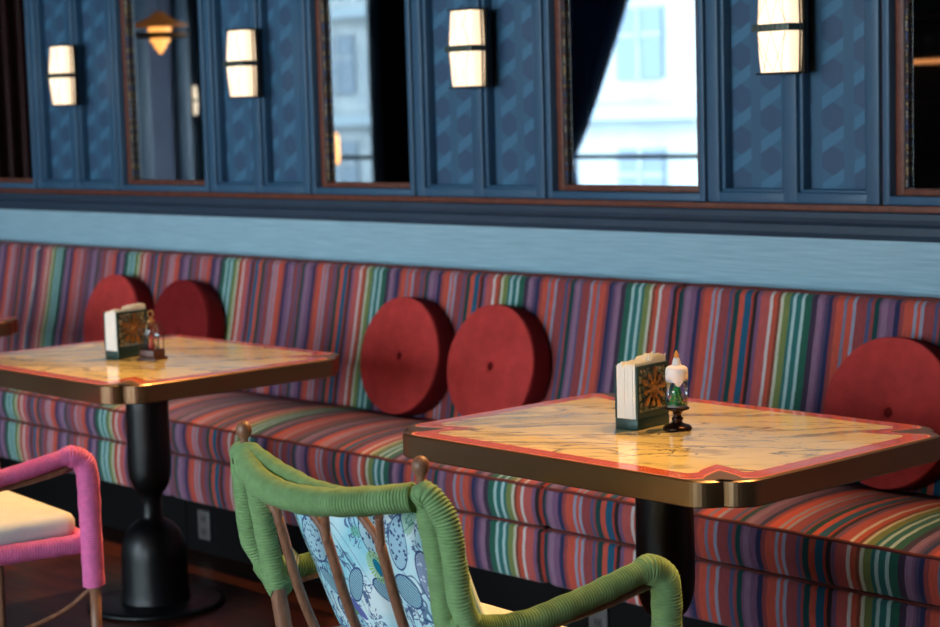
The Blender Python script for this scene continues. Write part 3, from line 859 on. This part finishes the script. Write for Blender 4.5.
def make_chair(label, rope_m, loc, rz, group='rope wrapped armchairs'):
    t = thing('armchair', label, 'chair', loc, rz, group)
    RP, PI_ = .0036, .0060
    # seat frame and cushion
    b = MB(); fr = [(-.25,-.22,.405),(.25,-.22,.405),(.285,.17,.405),(-.285,.17,.405)]
    for q in range(4):
        a, c = Vector(fr[q]), Vector(fr[(q+1)%4]); b.tube([a, a.lerp(c,.5), c], .024, 14, .0032, .0068)
    b.build('seat_rail', rope_m, t)
    b = MB(); rounded_slab(b, -.262, .262, -.215, .165, .418, .478, .045, .026, .008); b.build('seat_cushion', M_CREAM, t)
    wood_, tubes = M_CHAIRWOOD, None
    for s in (-1, 1):
        # rear leg up to the finial, wrapped above the seat
        post = [(s*.235,-.275,0),(s*.240,-.268,.25),(s*.244,-.270,.42),(s*.251,-.283,.56),(s*.261,-.303,.70),(s*.262,-.328,.82),(s*.263,-.335,.853)]
        sp = spline(post, 8)
        b = MB(); b.tube(sp[:30], [.0125+.003*min(1, k/12) for k in range(30)], 14); b.build('leg', wood_, t)
        b = MB(); b.tube([sp[-6], sp[-1]], .0095, 14)
        b.lathe([(.0085,.846),(.0065,.858),(.0072,.862),(.0110,.8655),(.0142,.872),(.0150,.878),(.0142,.884),(.0110,.890),(.006,.893),(.001,.894)], s*.263, -.337, 28)
        b.build('finial', M_CHAIRWOOD, t)
        lp = [(s*.252,-.284,.575),(s*.255,-.289,.61),(s*.261,-.304,.70),(s*.260,-.318,.78),(s*.262,-.330,.820)]
        b = MB(); b.tube(spline(lp, 8), .0195, 22, RP, PI_); b.build('back_post', rope_m, t)
        # outer tube from the finial out, down and forward into the arm, then down the front leg
        op = [(s*.264,-.340,.824),(s*.275,-.337,.833),(s*.288,-.328,.819),(s*.303,-.316,.782),(s*.309,-.309,.72),(s*.309,-.300,.66),(s*.304,-.278,.614)]
        arm = [(s*.304,-.278,.610),(s*.302,-.21,.592),(s*.310,-.13,.594),(s*.312,0,.612),(s*.316,.09,.630),(s*.318,.120,.634),(s*.320,.148,.622),(s*.320,.160,.598),(s*.319,.164,.56),(s*.312,.168,.42),(s*.306,.172,.30)]
        b = MB(); b.tube(spline(op, 8), .0205, 22, RP, PI_); b.build('back_loop', rope_m, t)
        b = MB(); b.tube(spline(arm, 8), [.0205]*32+[.0205+.0007*k for k in range(8)]+[.0262]*10+[.0275]*15+[.0265]*16, 22, RP, PI_); b.build('armrest', rope_m, t)
        # joint wrap tying loop and post above the seat
        b = MB(); b.tube(spline([(s*.246,-.278,.568),(s*.264,-.278,.580),(s*.280,-.278,.596),(s*.304,-.278,.612)], 6), .0235, 18, RP, PI_); b.build('binding', rope_m, t)
        # wood slat under the arm, front leg, tie rod
        b = MB(); b.tube(spline([(s*.300,-.21,.566),(s*.302,0,.582),(s*.312,.125,.604)], 6), .0085, 10); b.build('arm_rail', wood_, t)
        b = MB(); b.tube([(s*.312,.172,.305),(s*.308,.172,.15),(s*.304,.172,0)], [.0145,.013,.011], 14); b.build('leg', wood_, t)
        b = MB(); b.tube(spline([(s*.308,.168,.30),(s*.300,.155,.285),(s*.285,.10,.245),(s*.262,.0,.21),(s*.245,-.12,.20),(s*.235,-.235,.20)], 8), .0062, 10); b.build('side_stretcher', wood_, t)
        b = MB(); b.tube([(s*.236,-.241,.186),(s*.236,-.241,.214)], .018, 14, RP, PI_); b.build('binding', rope_m, t)
    b = MB(); b.tube(spline([(-.232,-.24,.33),(0,-.235,.335),(.232,-.24,.33)], 8), .009, 10); b.build('rear_stretcher', wood_, t)
    # tan cord knot on the left post
    b = MB()
    for q in range(3):
        c0 = Vector((-.236+.004*q, -.262, .632-.006*q))
        b.tube([c0+Vector((.013*math.cos(2*PI*k/20), .004*math.sin(2*PI*k/20)*q, .016*math.sin(2*PI*k/20))) for k in range(21)], .0022, 8)
    b.tube(spline([(-.243,-.300,.79),(-.240,-.282,.72),(-.236,-.268,.67),(-.234,-.262,.640)], 6), .0028, 8, .0008, .006)
    tan = b.build('tie_cord', M_TAN, t)
    # top rail (two tubes)
    A = [(-.256,-.338,.833),(-.20,-.368,.819),(-.10,-.400,.804),(0,-.412,.800),(.10,-.406,.805),(.19,-.375,.816),(.254,-.345,.826)]
    Bt = [(-.245,-.336,.838),(-.17,-.350,.826),(-.07,-.368,.816),(.03,-.385,.811),(.13,-.390,.813),(.22,-.362,.820)]
    b = MB(); b.tube(spline(A, 10), [.0235]*61, 24, RP, PI_); b.tube(spline(Bt, 10), .0185, 20, RP, PI_); b.build('top_rail', rope_m, t)
    # spindles with forked heads
    for xt, xb in ((-.140,-.160),(.038,0),(.163,.150)):
        dy = -.392 if abs(xt) < .1 else -.370
        b = MB()
        fork = Vector((xt+.004, dy+.018, .735)); foot = Vector((xb, -.222, .415))
        midp = fork.lerp(foot, .5) + Vector((0, -.012, 0))
        b.tube(spline([fork, midp, foot], 10), .0092, 12)
        for e in (-1, 1):
            b.tube(spline([fork+Vector((0,0,-.012)), fork+Vector((e*.006,-.003,.012)), Vector((xt+e*.030, dy-.002, .79))], 8), .0072, 10)
        b.build('spindle', wood_, t)
    return t
make_chair('green rope-wrapped armchair in front, floral cushion on its back', M_GREEN, (-2.512, 2.30, 0), math.radians(-3))
make_chair('pink rope-wrapped armchair at left edge with cream seat', M_PINK, (-4.350, 2.240, 0), math.radians(-6))
# floral cushion leaning on the green chair's spindles
def pillow(label, loc, rx, rz, w, h, th):
    o = thing('floral_cushion', label, 'cushion', loc, 0)
    o.rotation_euler = (rx, 0, rz)
    b = MB(); n = 26; front = []; back = []
    def P(i, j, s):
        u = -1+2*i/n; v = -1+2*j/n
        e = max(0, 1-abs(u)**2.6)*max(0, 1-abs(v)**2.6)
        pin = 1-.05*(1-abs(u))*abs(v)**3
        pin2 = 1-.05*(1-abs(v))*abs(u)**3
        y = s*th/2*e**.42 + .002*math.sin(9*u+4*v)*e
        return (u*w/2*pin2, y, v*h/2*pin)
    bm = b.bm; grid_ = {}
    for s in (-1, 1):
        for i in range(n+1):
            for j in range(n+1):
                edge = i in (0, n) or j in (0, n)
                key = (i, j, 0 if edge else s)
                if key not in grid_: grid_[key] = bm.verts.new(P(i, j, 0 if edge else s))
    for s in (-1, 1):
        for i in range(n):
            for j in range(n):
                q = [grid_[(a, c, 0 if (a in (0, n) or c in (0, n)) else s)] for a, c in ((i,j),(i+1,j),(i+1,j+1),(i,j+1))]
                f = bm.faces.new(q if s < 0 else list(reversed(q))); f.smooth = True
    b.build('cover', M_FLORAL, o)
    b = MB(); m_ = 40; pts = []
    for k in range(4*m_+1):
        q = k/m_; sgm = int(q) % 4; f = q-int(q)
        i, j = [(f*n,0),(n,f*n),(n-f*n,n),(0,n-f*n)][sgm]
        x, y, z = P(i, j, 0); pts.append((x*1.003, 0, z*1.003))
    b.tube(pts, .0032, 8); b.build('piping', mat('pale_blue_piping', (160,206,222), .7), o)
    return o
pillow('pale blue botanical print cushion against green chair spindles', (-2.548, 2.116, .612), math.radians(22), math.radians(-3), .49, .355, .08)

# ------------------------------------------------------------------ wall sconces
M_SHADE = emit('lit_alabaster', (255,222,182), .72)
M_SFRAME = mat('sconce_bronze', (46,42,38), .4, .7)
def make_sconce(label, loc, rz=0):
    t = thing('wall_sconce', label, 'wall lamp', loc, rz, 'lit sconces on the blue panelling')
    w, h, d = .061, .124, .078
    b = MB(); b.box(-w-.002, w+.002, -.018, 0, -h, h, .002); b.build('back_plate', M_SFRAME, t)
    # bowed shade, upper and lower half
    def shade(z0, z1):
        b = MB(); n = 14; rings = []
        for k in range(n+1):
            z = z0+(z1-z0)*k/n; q = z/h; ww = (w-.004)*(1-.09*q*q); dd = d-.010*q*q
            ring = [(-ww, -.0185, z), (ww, -.0185, z)]
            ring = [(ww, -.0185, z)] + [(ww*math.cos(a)**.35 if math.cos(a) > 1e-6 else 0, -(d*.62)-(dd-d*.62)*math.sin(a), z) for a in (PI/2*j/8 for j in range(9))]
            ring += [(-p[0], p[1], p[2]) for p in reversed(ring[:-1])] 
            rings.append(ring)
        b.grid(rings); return b.build('shade', M_SHADE, t)
    shade(-h+.006, -.010); shade(.010, h-.006)
    for z0, z1 in ((-h, -h+.0055), (h-.0055, h)):
        b = MB(); b.box(-w*.93, w*.93, -d+.006, -.0185, z0, z1, .0015); b.build('end_cap', M_SFRAME, t)
    b = MB(); b.box(-w-.001, w+.001, -d-.004, -.0185, -.0095, .0095, .002)
    for k in range(-3, 4): b.box(k*.017-.0008, k*.017+.0008, -d-.0055, -d-.004, -.0095, .0095)
    b.build('middle_band', mat('band_metal', (92,100,92), .4, .6), t)
    for s in (-1, 1):
        b = MB(); b.tube([(s*(w-.004), -.030, -h+.004), (s*(w+.001), -.032, 0), (s*(w-.004), -.030, h-.004)], .003, 8); b.build('side_rod', M_SFRAME, t)
    # crossing wires over each half
    b = MB()
    for zs in (-1, 1):
        for x0, x1 in ((-.048,-.002),(-.002,-.030),(.048,.002),(.002,.030),(-.048,-.026),(.048,.026)):
            n = 8; pts = []
            for k in range(n+1):
                q = k/n; z = zs*(.012+(h-.020)*q); xx = x0+(x1-x0)*q; sq = z/h
                pts.append((xx, -(d-.010*sq*sq)-.0006 if abs(xx) < .05 else -(d-.010*sq*sq)+.002, z))
            b.tube(pts, .0007, 5)
    b.build('wire', mat('sconce_wire', (150,110,80), .5, .4), t)
    return t
slabs = ['glowing wall sconce beyond the left picture edge', 'leftmost glowing sconce, beside the dark left mirror', 'second sconce from left, right of the pendant mirror', 'glowing sconce above the centre pair of red cushions', 'largest glowing sconce, at upper right above right table', 'glowing wall sconce beyond the right picture edge']
for i, xc in enumerate(SC):
    zc = 1.648
    make_sconce(slabs[i], (xc+[0,.002,-.014,.012,.004,0][i], 4.074, zc))

# ------------------------------------------------------------------ far side of the room, seen in the mirrors
M_BROWN = wood('dark_red_drape', (52,22,20), (88,38,34), .85, (30,30,1))
# freestanding partition with panelling, its end face carries a sconce
b = MB(); b.box(-13.2, -12.94, -.50, 2.6, 0, ZC); struct(b, 'wall_partition', M_BLUE)
b = MB()
for y0, y1 in ((-.50,-.38),(-.11,.03),(.36,.50)): b.box(-12.94, -12.90, y0, y1, 0, ZC, .006)
for y0, y1 in ((-.385,-.365),(-.13,-.105)): b.box(-12.94, -12.915, y0, y1, 0, ZC, .004)
struct(b, 'trim_40', M_BLUE)
b = MB(); b.box(-12.94, -12.93, -.38, -.11, 0, ZC); b.box(-12.94, -12.93, .03, .36, 0, ZC); struct(b, 'wall_partition_paper', paint('mottled_paper', (96,106,136), .7))
# curtain hung on the partition
def drape(name, label, m, p0, p1, z0, z1, folds, amp, tie=None):
    """hanging cloth between p0 and p1; tie=(fraction, z, pinch) gathers it"""
    p0, p1 = Vector((*p0, 0)), Vector((*p1, 0)); d = (p1-p0); n = d.normalized(); nn = Vector((-n.y, n.x, 0)); L = d.length
    cols, rows = folds*10, 40; b = MB(); th = .006
    def pt(i, j, s):
        u = i/cols; z = z0+(z1-z0)*j/rows; w = 1; sh = 0
        if tie:
            q = (z-tie[1]); 
            w = tie[2]+(1-tie[2])*min(1, (abs(q)/(1.6 if q > 0 else 5)))**.85
        x = tie[0]+(u-tie[0])*w if tie else u
        off = amp*math.sin(u*folds*2*PI)*(w**.5)
        p = p0 + n*(L*x) + nn*(off+s*th); return (p.x, p.y, z)
    bm = b.bm
    A = [[bm.verts.new(pt(i, j, 0)) for i in range(cols+1)] for j in range(rows+1)]
    B = [[bm.verts.new(pt(i, j, 1)) for i in range(cols+1)] for j in range(rows+1)]
    for j in range(rows):
        for i in range(cols):
            f = bm.faces.new((A[j][i], A[j][i+1], A[j+1][i+1], A[j+1][i])); f.smooth = True
            f = bm.faces.new((B[j][i+1], B[j][i], B[j+1][i], B[j+1][i+1])); f.smooth = True
        bm.faces.new((A[j][0], A[j+1][0], B[j+1][0], B[j][0])); bm.faces.new((A[j+1][cols], A[j][cols], B[j][cols], B[j+1][cols]))
    for i in range(cols):
        bm.faces.new((A[0][i+1], A[0][i], B[0][i], B[0][i+1])); bm.faces.new((A[rows][i], A[rows][i+1], B[rows][i+1], B[rows][i]))
    o = b.build(name, m); tag(o, label, 'curtain'); return o
drape('curtain', 'dark red-brown curtain on the partition, seen in far left mirror', M_BROWN, (-12.86, 2.6), (-12.86, .62), .02, 2.9, 16, .03)
M_NAVYC = mat('navy_curtain_cloth', (34,78,130), .8)
M_DARKC = mat('black_curtain_cloth', (14,14,18), .9)
drape('curtain', 'navy curtain tied back beside window, reflected in wide mirror', M_NAVYC, (-12.46, -4.06), (-11.22, -4.06), .05, 2.9, 7, .035, (.24, 1.0, .14))
drape('curtain', 'black curtain between the reflected windows, left of navy curtain', M_DARKC, (-14.62, -3.98), (-12.45, -3.98), .05, 2.9, 14, .04)
b = MB(); b.box(-14.86, -14.70, -4.19, -4.0, 0, 2.9, .01); struct(b, 'trim_41', M_BLUE)
make_sconce('glowing sconce seen side-on in the narrow mirror reflection', (-12.96, -.501, 1.62))
# hanging lantern and pendant
M_AMBER = emit('amber_lamp_glass', (255,168,84), 1.1, (255,200,140))
def pendant(label, loc):
    t = thing('pendant_lamp', label, 'pendant lamp', loc)
    b = MB(); b.tube([(0,0,.13),(0,0,ZC-loc[2]-.001)], .004, 8); b.build('cord', M_BLACK, t)
    b = MB(); b.lathe([(.012,.13),(.03,.125),(.055,.10),(.10,.075),(.145,.060),(.170,.050),(.170,.038),(.10,.034),(.03,.034)], 0, 0, 48); b.build('shade', emit('glowing_brass_mesh', (200,120,56), .10, (150,98,56)), t)
    b = MB(); b.lathe([(.06,.0),(.15,.002),(.170,-.004),(.172,-.018),(.14,-.030),(.06,-.034)], 0, 0, 48); b.build('ring', mat('pendant_ring', (110,76,50), .35, .8), t)
    b = MB(); b.lathe([(.066,.033),(.070,.02),(.066,.001)], 0, 0, 40); b.build('upper_glass', M_AMBER, t)
    b = MB(); b.lathe([(.060,-.0345),(.060,-.042),(.056,-.055),(.040,-.062),(.038,-.080),(.030,-.095),(.018,-.100),(.016,-.112),(.008,-.122),(.001,-.126)], 0, 0, 40); b.build('lower_glass', M_AMBER, t)
    return t
pendant('tiered brass pendant lamp glowing amber, seen in narrow mirror', (-9.72, 1.86, 1.985))
t = thing('hanging_lantern', 'small amber lantern in front of the reflected window', 'lantern', (-11.27, -.66, 1.09))
b = MB(); b.lathe([(.03,0),(.055,.01),(.06,.05),(.06,.19),(.05,.23),(.02,.25)], 0, 0, 32); b.build('lamp_glass', M_AMBER, t)
b = MB(); b.tube([(0,0,.25),(0,0,ZC-1.121)], .004, 8); b.build('cord', M_BLACK, t)
# bar shelf unit by the window wall
t = thing('bar_cabinet', 'dark bar cabinet with a lit shelf, reflected in right edge mirror', 'cabinet', (-8.35, -3.9, 0))
b = MB(); b.box(-.85, .85, -.28, -.24, 0, 2.8); b.box(-.85, -.80, -.24, .2, 0, 2.8); b.box(.80, .85, -.24, .2, 0, 2.8); b.box(-.8, .8, -.24, .25, 0, 1.0); b.build('body', mat('dark_cabinet_wood', (22,14,14), .5), t)
for z in (1.45, 1.76, 2.1):
    b = MB(); b.box(-.8, .8, -.24, .05, z-.025, z); s_ = b.build('shelf', mat('shelf_wood', (60,34,24), .5), t)
    if z == 1.76:
        b = MB(); b.box(-.79, .79, .0505, .056, z-.035, z-.005); b.build('shelf_light', emit('shelf_light_strip', (255,160,90), .5), s_)
for k in range(12):
    b = MB(); x = -9.05+k*.125
    b.lathe([(.025,1.7605),(.026,1.765),(.005,1.772),(.005,1.83),(.03,1.86),(.038,1.90),(.034,1.94)], x, -3.98, 20)
    o = b.build('wine_glass', M_CLEAR); tag(o, 'stemmed glass on the lit bar shelf reflected in right mirror', 'glass', 'stemmed glasses on the bar shelf')

# city outside
def facade_mat():
    m = mat('stone_facade', (120,128,134), .8); t = NT(m)
    t.base(t.ramp(t.noise(t.coord(), .4, 3), [(.35, lin((94,104,112))), (.65, lin((118,126,130)))])); return m
M_FAC = facade_mat(); M_FWIN = mat('blue_grey_glazing', (46,66,84), .3); M_CORN = mat('stone_cornice', (98,112,122), .8)
def building(label, x0, x1, y, depth, z0, z1, wx, wz):
    t = thing('city_building', label, 'building', ((x0+x1)/2, y, z0)); cx = (x0+x1)/2
    b = MB(); b.box(x0-cx, x1-cx, -depth, 0, 0, z1-z0); b.build('wall', M_FAC, t)
    z = 0; n = 0
    while z < z1-z0-3:
        b = MB(); b.box(x0-cx-.2, x1-cx+.2, .001, .45, z, z+.35); b.build('cornice', M_CORN, t)
        x = x0-cx+1
        while x < x1-cx-wx-.5:
            if -8 < z+z0 < 9 and n < 95:
                b = MB(); b.box(x, x+wx, .001, .08, z+1.0, z+1.0+wz); w = b.build('window', M_FWIN, t)
                b = MB(); b.box(x+wx/2-.04, x+wx/2+.04, .081, .12, z+1.0, z+1+wz); b.box(x, x+wx, .081, .12, z+1+wz*.6, z+1.08+wz*.6); b.build('mullion', M_FAC, w); n += 1
            x += wx*2.1
        z += 3.4
building('pale stone city building reflected beyond the wide mirror window', -36, -14, -26, 8, -9, 22, 1.5, 1.7)
building('taller pale building reflected beyond the lantern window', -64, -37.5, -30, 8, -9, 26, 1.7, 1.9)
b = MB(); b.box(-90, 20, -60, YF-.3, -9.2, -9.0); o = b.build('ground_outside', mat('street_asphalt', (120,122,124), .9)); o['kind'] = 'structure'

# ------------------------------------------------------------------ light
w = bpy.data.worlds.new('sky'); bpy.context.scene.world = w; w.use_nodes = True
nt = w.node_tree; bg = nt.nodes['Background']
sky = nt.nodes.new('ShaderNodeTexSky'); sky.sky_type = 'HOSEK_WILKIE'; sky.turbidity = 5; sky.ground_albedo = .4
sky.sun_direction = Vector((.3, .7, .55)).normalized()
mx = nt.nodes.new('ShaderNodeMix'); mx.data_type = 'RGBA'; mx.inputs[0].default_value = .8
nt.links.new(sky.outputs[0], mx.inputs[6]); mx.inputs[7].default_value = (.80,.87,.92,1)
nt.links.new(mx.outputs[2], bg.inputs[0]); bg.inputs[1].default_value = 13.0
SL = bpy.data.lights.new('sun', 'SUN'); SL.energy = 2; SL.angle = .02; SL.color = (1,.97,.92)
so = bpy.data.objects.new('sun', SL); C.objects.link(so); so.rotation_euler = Vector((-.35,-.75,-.55)).to_track_quat('-Z','Z').to_euler()
# recessed ceiling spots above the banquette
spots = [(-7.4,3.75),(-6.0,3.75),(-5.55,3.3),(-4.35,3.75),(-3.0,3.75),(-1.9,3.75),(-3.6,3.45)]
M_SPOTRIM = mat('spot_trim', (40,38,36), .5)
def rim(x, y):
    b = MB(); b.lathe([(.055,ZC-.012),(.055,ZC-.0005)], x, y, 32)
    o = b.build('ceiling_spotlight', M_SPOTRIM); tag(o, 'round recessed ceiling spotlight above the banquette', 'ceiling light', 'recessed spots over the banquette')
for k, (x, y) in enumerate([(-7.4,3.78),(-5.75,3.78),(-4.55,3.78),(-3.45,3.78),(-2.35,3.78),(-1.3,3.78)]):
    L = bpy.data.lights.new('ceiling_spot', 'SPOT'); L.energy = 105; L.color = (1,.56,.20); L.spot_size = math.radians(66); L.spot_blend = .7; L.shadow_soft_size = .03
    lo = bpy.data.objects.new('ceiling_spot', L); C.objects.link(lo); lo.location = (x, y, ZC-.02)
    d = Vector((0, -.55, -1)); lo.rotation_euler = d.to_track_quat('-Z', 'Y').to_euler()
    rim(x, y)
# extra unseen spots, added to throw more warm light on the chair tops
for x, tx in ((-2.95,-2.55), (-4.9,-4.35), (-7.0,-6.6)):
    L = bpy.data.lights.new('ceiling_spot', 'SPOT'); L.energy = 200; L.color = (1,.56,.20); L.spot_size = math.radians(38); L.spot_blend = .6; L.shadow_soft_size = .03
    lo = bpy.data.objects.new('ceiling_spot', L); C.objects.link(lo); lo.location = (x, 3.80, ZC-.02)
    lo.rotation_euler = (Vector((tx, 2.0, .75))-Vector((x, 3.80, ZC-.02))).to_track_quat('-Z', 'Y').to_euler()
    rim(x, 3.80)

sc = bpy.context.scene
sc.view_settings.view_transform = 'Standard'; sc.view_settings.look = 'None'; sc.view_settings.gamma = 1
sc.view_settings.use_curve_mapping = False; sc.view_settings.exposure = 0.88
sc.cycles.use_denoising = True
sc.cycles.max_bounces = 10; sc.cycles.transparent_max_bounces = 16; sc.cycles.sample_clamp_indirect = 8
sc.cycles.caustics_reflective = False; sc.cycles.caustics_refractive = False
